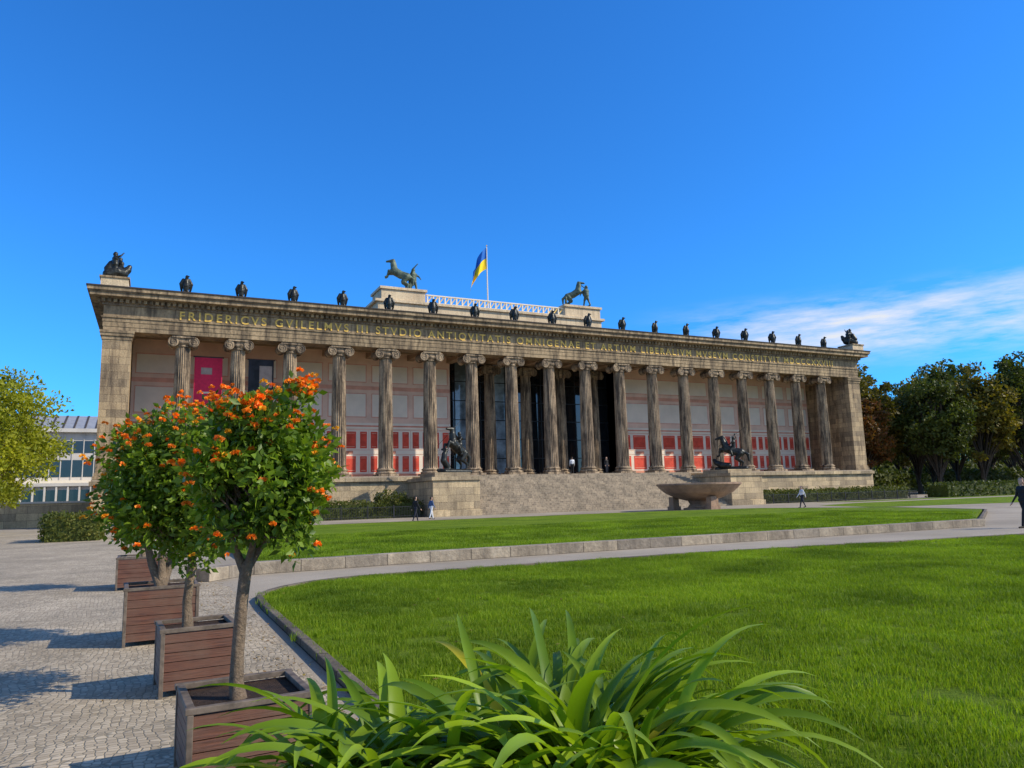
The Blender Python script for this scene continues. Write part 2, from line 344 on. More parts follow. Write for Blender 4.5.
# ------------------------------------------------------------ ground
def sheet(name,poly,z,k,sub=None):
    b=MB(); b.add([(x,y,z) for x,y in poly],[tuple(range(len(poly)))],k); return b.obj(name)
b=MB(); b.add([(-2500,-2500,0),(2500,-2500,0),(2500,2500,0),(-2500,2500,0)],[(0,1,2,3)],'grav'); b.obj("ground")
sheet("cobblestone_path",[(-9,-80),(4.0,-80),(4.0,-52.6),(3.4,-50),(3.6,-24),(3.6,-12),(-9,-12)],.004,'cob')
near=[(4.2,-80),(4.2,-56.2)]
for i in range(1,9):
    a=math.pi-i/9*math.pi/2; near.append((4.2+2.6+2.6*math.cos(a),-55.6+2.6*math.sin(a)))
near+=[(7.0,-53.0),(15,-53.2),(21,-54.0),(34,-55.6),(34,-80)]
sheet("lawn",near,.05,'lawn')
def strip(name,line,wd,z0,z1,k):
    b=MB(); n=len(line); vs=[]
    for i,(x,y) in enumerate(line):
        p=Vector(line[max(i-1,0)]);q=Vector(line[min(i+1,n-1)]); d=(q-p).normalized(); nn=Vector((-d.y,d.x))
        for s,z in ((-1,z0),(-1,z1),(1,z1),(1,z0)): vs.append((x+nn.x*s*wd/2,y+nn.y*s*wd/2,z))
    fs=[]
    for i in range(n-1):
        for j in range(4): fs.append((i*4+j,i*4+(j+1)%4,i*4+4+(j+1)%4,i*4+4+j))
    fs+=[(0,3,2,1),tuple((n-1)*4+j for j in range(4))]
    b.add(vs,fs,k); return b.obj(name,bevel=.012)
strip("lawn_kerb",near[:-1],.11,-.1,.09,'kerbd')
lawn2=[(5.0,-49.75),(30.6,-50.0),(44,-42),(47,-34),(44,-25),(36,-22.5),(5.0,-22.5)]
b=MB(); n=len(lawn2); b.add([(x,y,0) for x,y in lawn2]+[(x,y,.17) for x,y in lawn2],[tuple(range(n,2*n))]+[(i,(i+1)%n,n+(i+1)%n,n+i) for i in range(n)],'lawn'); b.obj("lawn")
strip("stone_kerb_wall",[(3.6,-51.2),(4.6,-50.2),(8,-50.0),(30.8,-50.25)],.36,-.1,.27,'kerb')
strip("lawn_kerb",[(30.8,-50.2),(44.2,-42.1),(47.2,-34),(44.2,-24.8),(36,-22.2),(5,-22.2)],.13,-.1,.18,'kerbd')
sheet("lawn",[(52,-29),(56,-20),(64,-17),(120,-14),(120,-34),(70,-33)],.012,'lawn')
sheet("lawn",[(66,-10),(110,-8),(150,5),(150,-9),(70,-13)],.016,'lawn')

def tuft(name,n,rad,h,wd):
    vs=[];fs=[]
    for i in range(n):
        x,y=rng.uniform(-rad,rad,2); a=rng.uniform(0,6.28); hh=h*rng.uniform(.5,1.2); ln=rng.uniform(.1,.8)*hh; la=rng.uniform(0,6.28)
        w_=wd*rng.uniform(.7,1.3); o=len(vs); dx,dy=math.cos(a)*w_/2,math.sin(a)*w_/2; lx,ly=math.cos(la)*ln,math.sin(la)*ln
        vs+=[(x-dx,y-dy,-.01),(x+dx,y+dy,-.01),(x+dx*.8+lx*.4,y+dy*.8+ly*.4,hh*.6),(x-dx*.8+lx*.4,y-dy*.8+ly*.4,hh*.6),(x+lx,y+ly,hh)]
        fs+=[(o,o+1,o+2,o+3),(o+3,o+2,o+4)]
    me=bpy.data.meshes.new(name); me.from_pydata(vs,[],fs); me.materials.append(M['grass']); o=bpy.data.objects.new(name,me); COL.objects.link(o); o.hide_render=True; o.location=(0,0,-5); return o
def scatter(name,poly,z,src,dens,smin=.7,smax=1.3,seed=1):
    b=MB(); b.add([(x,y,z) for x,y in poly],[tuple(range(len(poly)))],'lawn'); o=b.obj(name)
    ng=bpy.data.node_groups.new(name,"GeometryNodeTree"); ng.interface.new_socket("Geometry",in_out='INPUT',socket_type='NodeSocketGeometry'); ng.interface.new_socket("Geometry",in_out='OUTPUT',socket_type='NodeSocketGeometry')
    gi=ng.nodes.new("NodeGroupInput");go=ng.nodes.new("NodeGroupOutput")
    d=ng.nodes.new("GeometryNodeDistributePointsOnFaces"); d.inputs['Density'].default_value=dens; d.inputs['Seed'].default_value=seed
    ip=ng.nodes.new("GeometryNodeInstanceOnPoints"); oi=ng.nodes.new("GeometryNodeObjectInfo"); oi.inputs['Object'].default_value=src
    rv=ng.nodes.new("FunctionNodeRandomValue"); rv.data_type='FLOAT_VECTOR'; rv.inputs[0].default_value=(0,0,0); rv.inputs[1].default_value=(0,0,6.283)
    rs=ng.nodes.new("FunctionNodeRandomValue"); rs.data_type='FLOAT'; rs.inputs[2].default_value=smin; rs.inputs[3].default_value=smax
    l=ng.links.new; l(gi.outputs[0],d.inputs['Mesh']); l(d.outputs['Points'],ip.inputs['Points']); l(oi.outputs['Geometry'],ip.inputs['Instance']); l(rv.outputs[0],ip.inputs['Rotation']); l(rs.outputs[1],ip.inputs['Scale'])
    l(ip.outputs[0],go.inputs[0]); mo=o.modifiers.new("g","NODES"); mo.node_group=ng; src.parent=o; return o
t1=tuft("grass_tuft_fine",110,.13,.05,.005)
g1=[(4.27,-66.5),(4.27,-56.2)]+[(x+.05,y-.06) for x,y in near[2:10]]+[(7.0,-53.1),(15,-53.3),(20,-53.95),(20,-60),(9,-67)]
scatter("grass",g1,.05,t1,38,.5,1.6)
t2=tuft("grass_tuft_mid",90,.2,.05,.008)
scatter("grass",[(20,-53.95),(33,-55.5),(33,-66),(9,-67),(20,-60)],.05,t2,20,seed=3)
t3=tuft("grass_tuft_far",80,.3,.07,.012)
scatter("grass",[(5.1,-49.6),(30.6,-49.8),(40,-44),(40,-36),(5.1,-36)],.17,t3,7,seed=5)

# ------------------------------------------------------------ museum
S=4.45; XL,XR=-1.6,86.15; ZB,ZC=3.68,15.8
mus=empty("museum_building",(42.3,0,0))
def P(o):
    o.parent=mus; o.matrix_parent_inverse=Matrix.Translation((-42.3,0,0)); return o
b=MB()
for x0,x1 in ((XL,24.2),(60.4,XR)):
    b.box(x0-.25,x1,-1.95,-1.4,0,.7,'pod'); b.box(x0-.12,x1,-1.7,-1.4,.7,3.2,'pod'); b.box(x0-.3,x1,-2.0,-1.4,3.2,3.55,'pod')
b.box(XL-.05,XR+.05,-1.4,6.2,0,3.55,'pod'); b.box(XL-.2,XR+.2,-1.55,9.0,3.55,ZB,'floor')
b.box(XL+.1,XL+2.0,1.2,6.2,ZB,ZC,'pier'); b.box(XR-2.0,XR-.1,1.2,6.2,ZB,ZC,'pier')
b.box(XL+.1,31.3,6.2,50,0,18.2,'pier'); b.box(53.3,XR-.1,6.2,50,0,18.2,'pier'); b.box(31.3,53.3,16,50,0,18.2,'intr')
for x0 in (XL,XR-2.1):
    b.box(x0,x0+2.1,-1.0,1.2,ZB+.55,ZC-.75,'pier'); b.box(x0-.15,x0+2.25,-1.15,1.3,ZB,ZB+.3,'pier'); b.box(x0-.08,x0+2.18,-1.08,1.28,ZB+.3,ZB+.55,'pier')
    b.box(x0-.06,x0+2.16,-1.06,1.26,ZC-.75,ZC-.45,'ent'); b.box(x0-.16,x0+2.26,-1.16,1.3,ZC-.45,ZC-.2,'ent'); b.box(x0-.22,x0+2.32,-1.22,1.35,ZC-.2,ZC,'ent')
b.box(XL,XR,-.90,.9,ZC,ZC+.36,'ent'); b.box(XL-.04,XR+.04,-.94,.94,ZC+.36,ZC+.76,'ent'); b.box(XL-.08,XR+.08,-.98,.98,ZC+.76,ZC+1.08,'ent'); b.box(XL-.17,XR+.17,-1.07,1.0,ZC+1.08,ZC+1.2,'ent')
b.box(XL-.03,XR+.03,-.93,.93,ZC+1.2,ZC+2.12,'ent')
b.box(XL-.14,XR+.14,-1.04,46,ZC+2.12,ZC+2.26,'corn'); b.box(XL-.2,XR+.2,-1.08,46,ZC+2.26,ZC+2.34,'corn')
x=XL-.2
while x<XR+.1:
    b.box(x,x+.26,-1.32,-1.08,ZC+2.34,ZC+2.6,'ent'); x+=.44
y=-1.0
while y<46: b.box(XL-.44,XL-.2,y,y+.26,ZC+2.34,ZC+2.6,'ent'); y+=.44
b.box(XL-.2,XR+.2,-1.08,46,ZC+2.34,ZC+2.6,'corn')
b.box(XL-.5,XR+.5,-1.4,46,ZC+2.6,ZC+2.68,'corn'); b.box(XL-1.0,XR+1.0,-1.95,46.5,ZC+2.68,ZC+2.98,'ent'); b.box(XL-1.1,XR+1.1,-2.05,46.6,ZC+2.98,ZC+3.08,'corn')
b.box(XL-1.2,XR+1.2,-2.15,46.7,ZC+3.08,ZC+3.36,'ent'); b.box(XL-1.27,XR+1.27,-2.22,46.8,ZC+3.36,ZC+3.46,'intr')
b.box(XL+.1,XR-.1,.9,6.2,ZC+.9,ZC+1.05,'ceil'); b.box(31.3,53.3,6.2,16,ZC+.9,ZC+1.05,'ceil')
for k in range(0,20): b.box(k*S-.35,k*S+.35,.98,6.2,ZC+.2,ZC+.9,'ceil')
for yy in (2.6,4.4): b.box(XL+2,XR-2,yy-.12,yy+.12,ZC+.55,ZC+.9,'ceil')
museum=P(b.obj("walls_and_entablature"))
b=MB(); yw=6.2
for k in list(range(0,7))+list(range(12,19)):
    x0,x1=k*S,(k+1)*S
    if k==0: x0=.45
    if k==18: x1=84.1
    c=(x0+x1)/2
    b.box(x0,x1,yw-.04,yw,ZB,ZC+.9,'wall')
    b.box(x0,x1,yw-.10,yw-.04,ZB,ZB+.45,'pink')
    b.box(x0,x1,yw-.07,yw-.04,8.75,9.35,'wallp'); b.box(x0,x1,yw-.09,yw-.07,8.95,9.1,'pink')
    b.box(x0+.25,x1-.25,yw-.055,yw-.04,9.9,12.4,'redl'); b.box(x0+.34,x1-.34,yw-.068,yw-.055,9.99,12.31,'wallp')
    b.box(x0,x1,yw-.06,yw-.04,12.75,13.15,'redl'); b.box(x0+.25,x1-.25,yw-.055,yw-.04,13.5,15.4,'redl'); b.box(x0+.34,x1-.34,yw-.068,yw-.055,13.59,15.31,'wallp')
    for z0,z1 in ((4.35,5.95),(6.75,8.45)):
        b.box(x0+.04,x1-.04,yw-.055,yw-.04,z0-.12,z1+.12,'wallp')
        for a0,a1 in ((x0+.2,x0+.9),(c-.9,c+.9),(x1-.9,x1-.2)):
            b.box(a0,a1,yw-.07,yw-.055,z0,z1,'red'); 
            b.box(a0+.12,a1-.12,yw-.078,yw-.07,z0+.14,z0+.20,'redl'); b.box(a0+.12,a1-.12,yw-.078,yw-.07,z1-.20,z1-.14,'redl')
    b.box(x0,x1,yw-.07,yw-.04,6.15,6.55,'wallp'); b.box(c-.6,c+.6,yw-.085,yw-.07,6.2,6.5,'pink')
P(b.obj("painted_wall"))
b=MB(); b.box(31.3,53.3,9.0,16,3.4,ZB-.01,'floor'); b.box(31.0,31.3,6.2,16,ZB,ZC+.9,'pink'); b.box(53.3,53.6,6.2,16,ZB,ZC+.9,'pink')
n=14
for i in range(n):
    x0=31.3+22*i/n; x1=31.3+22*(i+1)/n
    for j in range(6):
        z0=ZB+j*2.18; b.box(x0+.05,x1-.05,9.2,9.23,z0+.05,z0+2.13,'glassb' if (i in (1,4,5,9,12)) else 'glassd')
    b.box(x0-.05,x0+.05,9.14,9.3,ZB,ZC+.9,'iron')
for j in range(7): b.box(31.3,53.3,9.16,9.28,ZB+j*2.18-.05,ZB+j*2.18+.05,'iron')
P(b.obj("entrance_glazing"))
b=MB(); nf=24;npt=6;n=nf*npt
def fl(i,z):
    t=(i%npt)/npt
    d=math.sin(math.pi*t) if 0<t<1 else 0
    return 1-.10*d
H=ZC-ZB
b.box(-.98,.98,-.98,.98,0,.22,'col')
b.lathe([(.92,.22),(.97,.28),(.97,.36),(.92,.42),(.83,.44),(.80,.50),(.83,.54),(.88,.56),(.9,.61),(.88,.67),(.80,.69),(.76,.74)],'col',40)
pr=[(.76,.74),(.71,.85)]
for j in range(9):
    t=j/8; pr.append((.70-.115*t**1.6,.9+(H-.9-1.0)*t))
pr+=[(.60,H-.95)]
b.lathe(pr,'col',n,flute=fl)
b.lathe([(.62,H-.95),(.66,H-.9),(.62,H-.85),(.62,H-.8),(.78,H-.62),(.8,H-.5),(.7,H-.44)],'col',32)
b.box(-.80,.80,-.68,.68,H-.46,H-.22,'col')
b.box(-.92,.92,-.84,.84,H-.21,H-.10,'col'); b.box(-.86,.86,-.78,.78,H-.10,H,'col')
for sx in (-1,1):
    cx=sx*.80; cz=H-.56; nn=20
    prof=[(-.76,.42),(-.70,.42),(-.3,.30),(0,.27),(.3,.30),(.70,.42),(.76,.42)]
    vs=[];fs=[]
    for yy,rr in prof:
        for i in range(nn): a=2*math.pi*i/nn; vs.append((cx+rr*math.cos(a),yy,cz+rr*math.sin(a)))
    for j in range(len(prof)-1):
        for i in range(nn): fs.append((j*nn+i,(j+1)*nn+i,(j+1)*nn+(i+1)%nn,j*nn+(i+1)%nn))
    fs.append(tuple(range(nn))); fs.append(tuple((len(prof)-1)*nn+i for i in range(nn))[::-1]); b.add(vs,fs,'col')
    for sy in (-1,1):
        pts=[];rd=[]
        for i in range(26):
            a=i/25*4.4*math.pi; rr=.39*(1-i/25)+.05; pts.append((cx+sx*rr*math.sin(a),sy*.775,cz+rr*math.cos(a))); rd.append(.035)
        b.tube(pts,rd,'col',5)
c0=b.obj("column_1",(S,0,ZB)); P(c0)
for k in range(2,19): P(inst(c0,"column_%d"%k,(k*S,0,ZB)))
for k in range(8,12): P(inst(c0,"inner_column_%d"%k,(k*S,5.6,ZB),0,None,(.95,.95,1)))
tcu=bpy.data.curves.new("inscription","FONT"); tcu.body="FRIDERICVS GVILELMVS III STVDIO ANTIQVITATIS OMNIGENAE ET ARTIVM LIBERALIVM MVSEVM CONSTITVIT MDCCCXXVIII"
tcu.size=1.02; tcu.extrude=.02; tcu.offset=.016
to=bpy.data.objects.new("t",tcu); COL.objects.link(to); bpy.context.view_layer.update()
for _ in range(3):
    tcu.space_character*= 1+ (77.5/to.dimensions.x-1)*1.0; bpy.context.view_layer.update()
me=bpy.data.meshes.new_from_object(to.evaluated_get(bpy.context.evaluated_depsgraph_get())); sx=77.5/to.dimensions.x; bpy.data.objects.remove(to)
me.materials.clear(); me.materials.append(M['gold']); o=bpy.data.objects.new("inscription",me); COL.objects.link(o); o.location=(4.0,-.96,ZC+1.30); o.rotation_euler=(math.radians(90),0,0); o.scale=(sx,1,1); P(o)
b=MB(); ns=22
for i in range(ns):
    b.box(28.2,56.4,-8.2+i*.30,-8.2+(i+1)*.30+.04,-.05,(i+1)*ZB/ns-.004,'step')
P(b.obj("staircase",bevel=.02))
b=MB()
for x0,x1 in ((23.9,28.2),(56.4,60.7)):
    b.box(x0-.12,x1+.12,-8.6,-1.4,0,.5,'pod'); b.box(x0,x1,-8.45,-1.4,.5,3.05,'pod'); b.box(x0-.14,x1+.14,-8.6,-1.4,3.05,3.35,'pod')
    b.box(x0+.5,x1-.5,-7.6,-3.6,3.35,3.75,'pod')
P(b.obj("stair_flanks"))
b=MB()
b.box(25,59,16.6,44,19,21.0,'attic'); b.box(26.2,58,17,42,21.0,25.3,'attic'); b.box(25.8,58.4,16.7,42.4,25.3,25.6,'attic')
for x0,x1 in ((26.6,32.2),(52.2,57.8)):
    b.box(x0,x1,16.9,21,25.6,26.9,'attic'); b.box(x0-.2,x1+.2,16.7,21.2,26.9,27.2,'attic')
b.box(24.2,25.0,16,20,19,22.3,'attic') ; b.box(59,59.8,16,20,19,22.3,'attic')
b.box(32.4,52,17.1,17.35,25.6,25.75,'white'); b.box(32.4,52,17.1,17.35,26.6,26.75,'white')
x=32.5
while x<51.9:
    b.box(x,x+.16,17.13,17.3,25.75,26.6,'white'); 
    b.add([(x,17.15,25.75),(x+.15,17.15,25.75),(x+.78,17.15,26.6),(x+.63,17.15,26.6)],[(0,1,2,3)],'gold'); x+=.78
P(b.obj("attic"))
b=MB()
for x0 in (-1.9,84.6): b.box(x0,x0+2.0,-1.8,.4,19.26,20.0,'attic'); b.box(x0-.1,x0+2.1,-1.9,.5,20.0,20.15,'ent')
P(b.obj("corner_pedestals"))
eg=chain([(0,-.02,.32,.20),(0,-.04,.65,.25),(0,-.02,.98,.17)])+chain([(0,-.04,1.05,.12),(.03,-.09,1.30,.115),(.17,-.20,1.29,.045)])
for s in (-1,1): eg+=chain([(s*.20,.05,1.08,.12),(s*.34,.08,.78,.13),(s*.30,.14,.40,.09),(s*.22,.2,.08,.05)])+chain([(s*.11,-.08,.28,.09),(s*.12,-.14,.05,.08)])
eg+=chain([(0,.16,.4,.13),(0,.28,.02,.09)])+[((-.25,0,.0),.10,(.25,0,.0),.10,0)]
e0=capsules("eagle_statue_1",eg,['bronze'],.035,loc=(S,-1.2,19.26),scale=1.2); P(e0)
for k in range(2,19): P(inst(e0,"eagle_statue_%d"%k,(k*S,-1.2,19.26),random.uniform(-.4,.4),None,random.uniform(1.15,1.25)))
def cornergroup(name,loc,rot):
    c=human(0,armr=[(.25,-.3,1.5),(.4,-.2,1.7)],arml=[(.1,.3,1.2),(.3,.25,1.0)],hands=False,o=(-.1,-.15,.0),sc=1.3,fat=1.5)
    c+=human(.1,arml=[(.3,.3,1.25),(.45,.1,1.0)],hands=False,o=(.35,.35,-.1),sc=1.2,rot=.5,fat=1.6)
    c+=chain([(-.55,0,.4,.44),(0,0,.65,.52),(.5,.0,.6,.46),(.85,0,.95,.32),(1.0,0,1.25,.2)])+chain([(-.5,.1,.9,.4),(-.3,.1,1.3,.34)])
    return capsules(name,c,['bronze'],.05,loc=loc,rot=rot,parent=None)
P(cornergroup("corner_figure_group_1",(-.9,-.7,20.15),.2)); P(cornergroup("corner_figure_group_2",(85.6,-.7,20.15),2.6))
def tamer(name,loc,rot,s,side):
    h,f=horse(.42); c=h+human(.25,armr=[(.3,-.35,1.6),(.55,-.2,1.9)],arml=[(.2,.35,1.2),(.4,.3,1.0)],hands=False,o=(side,-.55,0),rot=2.4,sc=1.2,fat=1.25)
    c+=[((-1.0,-.5,.0),.09,(1.3,.0,.0),.09,0),((-1.0,.3,.0),.09,(1.3,-.6,.0),.09,0),((-1.3,.0,.0),.09,(1.3,0,.0),.09,0)]
    c+=chain([(-.9,-.5,.1,.1),(-.9,-.5,1.0,.12)])
    return capsules(name,c,['verd'],.05,loc=loc,rot=rot,scale=s,fat=1.2)
tamer("horse_tamer_statue",(29.3,18.6,27.25),math.pi-.35,1.5,-1.2); tamer("horse_tamer_statue",(54.8,18.6,27.25),-.5,1.4,1.15)
h,f=horse(.55); seat=Vector(f((-.05,0,1.5)))
rider=human(0,seated=True,armr=[(-.1,-.45,1.62),(.15,-.5,1.95)],arml=[(.25,.3,1.2),(.45,.15,1.15)],hands=False,o=tuple(seat-Vector((.0,0,.92))),fat=1.15)
sp_=seat+Vector((.2,-.5,1.0)); spear=[(tuple(sp_+Vector((-1.0,-.1,.75))),.025,tuple(sp_+Vector((1.3,.15,-1.0))),.025,0)]
beast=chain([(.7,-.1,.3,.22),(1.0,-.1,.7,.2),(.95,-.1,1.1,.16),(.8,-.1,1.35,.13)])+chain([(.5,.2,.1,.1),(1.3,-.3,.1,.1)])
base=[((-1.0,0,.02),.16,(1.2,0,.02),.16,0),((-1.0,.25,.0),.14,(1.2,.25,.0),.14,0),((-1.0,-.25,.0),.14,(1.2,-.25,.0),.14,0)]
capsules("equestrian_statue",h+rider+spear+beast+base,['bronze'],.035,loc=(27.0,-6.0,3.85),rot=-2.75,scale=1.38,fat=1.12)
h,f=horse(.30); seat=Vector(f((-.05,0,1.5)))
rider=human(0,seated=True,armr=[(-.2,-.45,1.65),(-.1,-.55,1.98)],arml=[(.25,.3,1.2),(.45,.15,1.15)],hands=False,o=tuple(seat-Vector((.0,0,.92))),fat=1.15)
sp_=seat+Vector((-.1,-.55,1.05)); spear=[(tuple(sp_+Vector((-.9,-.1,.6))),.025,tuple(sp_+Vector((1.3,.15,-.9))),.025,0)]
lion=chain([(.3,.3,.25,.22),(.8,.35,.3,.24),(1.2,.2,.5,.2),(1.35,.1,.7,.14)])
capsules("equestrian_statue",h+rider+spear+lion+base,['bronze'],.035,loc=(59.0,-6.0,3.85),rot=2.35,scale=1.38,fat=1.12)
fp=empty("flagpole",(42.3,20.5,0)); b=MB(); b.lathe([(.1,25.6),(.06,35.2),(.02,35.3)],'white',10); b.lathe([(.0,35.3),(.12,35.4),(.0,35.55)],'gold',10,cap=False); b.obj("pole",parent=fp)
M['fb']=plain("flag_blue",(.01,.13,.50),.8,.05); M['fy']=plain("flag_yellow",(.90,.62,.02),.8,.05)
b=MB(); nu,nv=26,12; vs=[];fs=[];
for i in range(nu+1):
    for j in range(nv+1):
        t=i/nu; v=j/nv
        x=-.06-2.5*t**.85*(1.05-.25*v); z=35.1-3.0*(1-v)-3.3*t**1.25+.3*math.sin(t*5)*t; y=.42*math.sin(t*10+v*2.5)*t**.5
        vs.append((x,y,z))
fa=[];fb=[]
for i in range(nu):
    for j in range(nv):
        q=(i*(nv+1)+j,(i+1)*(nv+1)+j,(i+1)*(nv+1)+j+1,i*(nv+1)+j+1); (fb if j>=nv//2 else fa).append(q)
b.add(vs,fa,'fy'); b.mats.append('fb')
for q in fb: b.f.append(q); b.mi.append(1)
b.obj("flag",parent=fp,smooth=True)
M['ban1']=plain("banner_red",(.72,.02,.08),.7,.1); M['ban2']=plain("banner_dark",(.03,.03,.04),.7,.6,.9); M['ban3']=plain("banner_pale",(.4,.3,.25),.7,.3,1)
b=MB(); b.box(5.45,7.75,1.5,1.53,8.9,14.4,'ban1'); b.box(6.0,6.9,1.485,1.5,12.9,13.5,'ban3'); b.box(5.8,7.3,1.485,1.5,11.2,11.35,'white'); b.box(5.35,7.85,1.48,1.55,14.4,14.5,'iron'); b.obj("exhibition_banner")
b=MB(); b.box(9.95,12.15,1.5,1.53,8.9,14.4,'ban2'); b.box(10.9,12.0,1.485,1.5,11.9,13.9,'ban3'); b.box(9.85,12.25,1.48,1.55,14.4,14.5,'iron'); b.obj("exhibition_banner")

b=MB(); b.lathe([(.4,.75),(1.1,.8),(2.0,1.05),(2.8,1.45),(3.25,1.85),(3.42,2.05),(3.5,2.08),(3.5,2.2),(3.38,2.22),(3.2,1.98),(2.6,1.6),(1.6,1.3),(.3,1.2)],'granite',64)
b.lathe([(1.35,0),(1.35,.18),(1.0,.24),(.8,.5),(.95,.78)],'granite',24)
for i in range(3):
    a=i*2.094+.3; x,y=2.1*math.cos(a),2.1*math.sin(a); b.box(x-.4,x+.4,y-.4,y+.4,0,.35,'granite'); b.box(x-.3,x+.3,y-.3,y+.3,.35,1.12,'granite')
b.obj("granite_bowl",(43.9,-18.4,0),smooth=False)

def hedge(name,x0,x1,y0,y1,h,n,mat='leafh',size=.16,jit=.08):
    e=empty(name,((x0+x1)/2,(y0+y1)/2,0)); cx,cy=(x0+x1)/2,(y0+y1)/2
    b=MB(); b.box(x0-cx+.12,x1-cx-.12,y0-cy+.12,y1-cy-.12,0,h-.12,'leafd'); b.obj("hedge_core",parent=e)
    A=[(y1-y0)*h,(y1-y0)*h,(x1-x0)*h,(x1-x0)*h,(x1-x0)*(y1-y0)]; pr=np.array(A)/sum(A); f=rng.choice(5,size=n,p=pr); u1=rng.random(n);u2=rng.random(n); P_=np.zeros((n,3))
    X=x0-cx+(x1-x0)*u1; Yv=y0-cy+(y1-y0)*u2; Z=h*u2
    P_[:,0]=np.where(f==0,x0-cx,np.where(f==1,x1-cx,X)); P_[:,1]=np.where(f==2,y0-cy,np.where(f==3,y1-cy,np.where(f<2,y0-cy+(y1-y0)*u1,Yv))); P_[:,2]=np.where(f==4,h,Z)
    P_+=rng.normal(size=(n,3))*jit; P_[:,2]+=1.5*jit*np.sin(P_[:,0]*2.1)*(P_[:,2]>h*.7)*np.sin(P_[:,0]*.7)
    P_[:,2]=np.maximum(P_[:,2],.03)
    leafmesh("hedge_leaves",P_,size,mat,.6,parent=e); return e
hedge("hedge",2.0,23.6,-6.6,-4.4,1.35,9000); hedge("hedge",61.0,86,-6.6,-4.4,1.3,7000,size=.2)
hedge("hedge",-2.0,.35,-27,-23.5,1.15,4500,size=.13)
hedge("hedge",90,112,-9,-6,1.6,3500,'leafd',.3)
def fence(x0,x1,y):
    b=MB(); x=x0
    while x<=x1: b.box(x-.012,x+.012,y-.012,y+.012,0,.98,'iron'); x+=.14
    for z in (.15,.92): b.box(x0,x1,y-.02,y+.02,z,z+.04,'iron')
    x=x0
    while x<=x1+.1: b.box(x-.04,x+.04,y-.04,y+.04,0,1.1,'iron'); x+=2.2
    return b.obj("iron_fence")
fence(1.0,23.7,-7.4); fence(60.9,86.5,-7.4)

# ------------------------------------------------------------ trees
def crown_pts(n,M_,rx,rz,cz,cr,seed,low=-.8):
    g=np.random.default_rng(seed); C=[]
    while len(C)<M_:
        v=g.normal(size=3); v/=np.linalg.norm(v)
        if v[2]<low: continue
        rr=g.uniform(.45,1.0)**.6; C.append((v[0]*rx*rr*g.uniform(.8,1.18),v[1]*rx*rr*g.uniform(.8,1.18),cz+v[2]*rz*rr*g.uniform(.85,1.12)))
    C=np.array(C); k=g.integers(0,M_,n); rad=g.uniform(.5,1.3,M_)[k][:,None]*cr
    d=g.normal(size=(n,3)); d/=np.linalg.norm(d,axis=1,keepdims=True); P_=C[k]+d*rad*(g.random((n,1))**.4)*np.array([1,1,.75])
    P_[:,2]=np.maximum(P_[:,2],.1)
    return P_,C,d
def tree(name,loc,h,rx,trunk,tr,n,size,mat,seed,M_=60,bark='barkd',crs=.26,low=-.8):
    e=empty(name,loc); rz=(h-trunk)/2; cz=trunk+rz
    P_,C,d=crown_pts(n,M_,rx*.82,rz*.84,cz,rx*crs,seed,low)
    b=MB(); g=random.Random(seed)
    b.tube([(0,0,-.1),(.02*rx,0,trunk*.5),(0,.03*rx,trunk),(0,0,cz),(0,0,cz+rz*.5)],[tr*1.3,tr,tr*.85,tr*.5,tr*.15],bark,10)
    for c in C[::2]:
        z0=trunk*.85+g.random()*(max(c[2]-trunk,0))*.5; m=(c[0]*.45,c[1]*.45,(z0+c[2])/2+.1*rz*.3)
        b.tube([(0,0,z0),m,tuple(c)],[tr*.32,tr*.2,tr*.06],bark,5)
    b.obj("trunk_and_limbs",parent=e,smooth=True)
    l=leafmesh("foliage",P_,size,mat,.6,parent=e,out=d*.6)
    return e
def treecopy(e,name,loc,rot,s):
    n=empty(name,loc); n.rotation_euler=(0,0,rot); n.scale=(s,)*3
    for c in e.children:
        k=bpy.data.objects.new(c.name,c.data); COL.objects.link(k); k.parent=n
    return n
tree("linden_tree",(-8.0,-8,0),12.4,5.4,.3,.22,34000,.24,'leafl',11,150,'bark',.22,-1)
tree("shrub",(21.0,-5.7,0),2.6,1.9,.2,.05,2600,.16,'leafh',31,40,'barkd',.26,-1)
base_=[]
for i,(mat,h,rx) in enumerate((('leafd',24,7.2),('leafy',21,6.5),('leafr',19.5,5.8))):
    base_.append(tree("plane_tree",[(138,26,0),(128,22,0),(108,24,0)][i],h,rx,2.4,.4,11000,.6,mat,20+i,110,'barkd',.2))
for i,(k,x,y,s) in enumerate([(2,102.5,30,1.08),(2,111,20,.95),(1,117,24,1.12),(0,122,14,.95),(1,131,12,1.06),(0,140,10,1.05),(0,150,12,1.08),(1,146,30,1.2),(1,158,16,1.08),(0,168,14,1.1),(1,176,26,1.2),(0,185,20,1.2),(0,122,34,1.15),(0,133,42,1.2),(0,160,36,1.25),(2,112,40,1.2),(0,195,36,1.3),(0,175,60,1.2),(1,190,62,1.2),(0,207,58,1.2),(0,225,62,1.3),(0,210,35,1.3),(0,160,66,1.1),(0,148,60,1.1),(0,245,60,1.3)]):
    treecopy(base_[k],"plane_tree",(x,y,0),i*1.7,s)
hedge("hedge",118,240,50,54,4.5,9000,'leafd',.9,.3)
hedge("distant_tree_mass",150,460,84,90,9,16000,'leafd',1.5,.9)
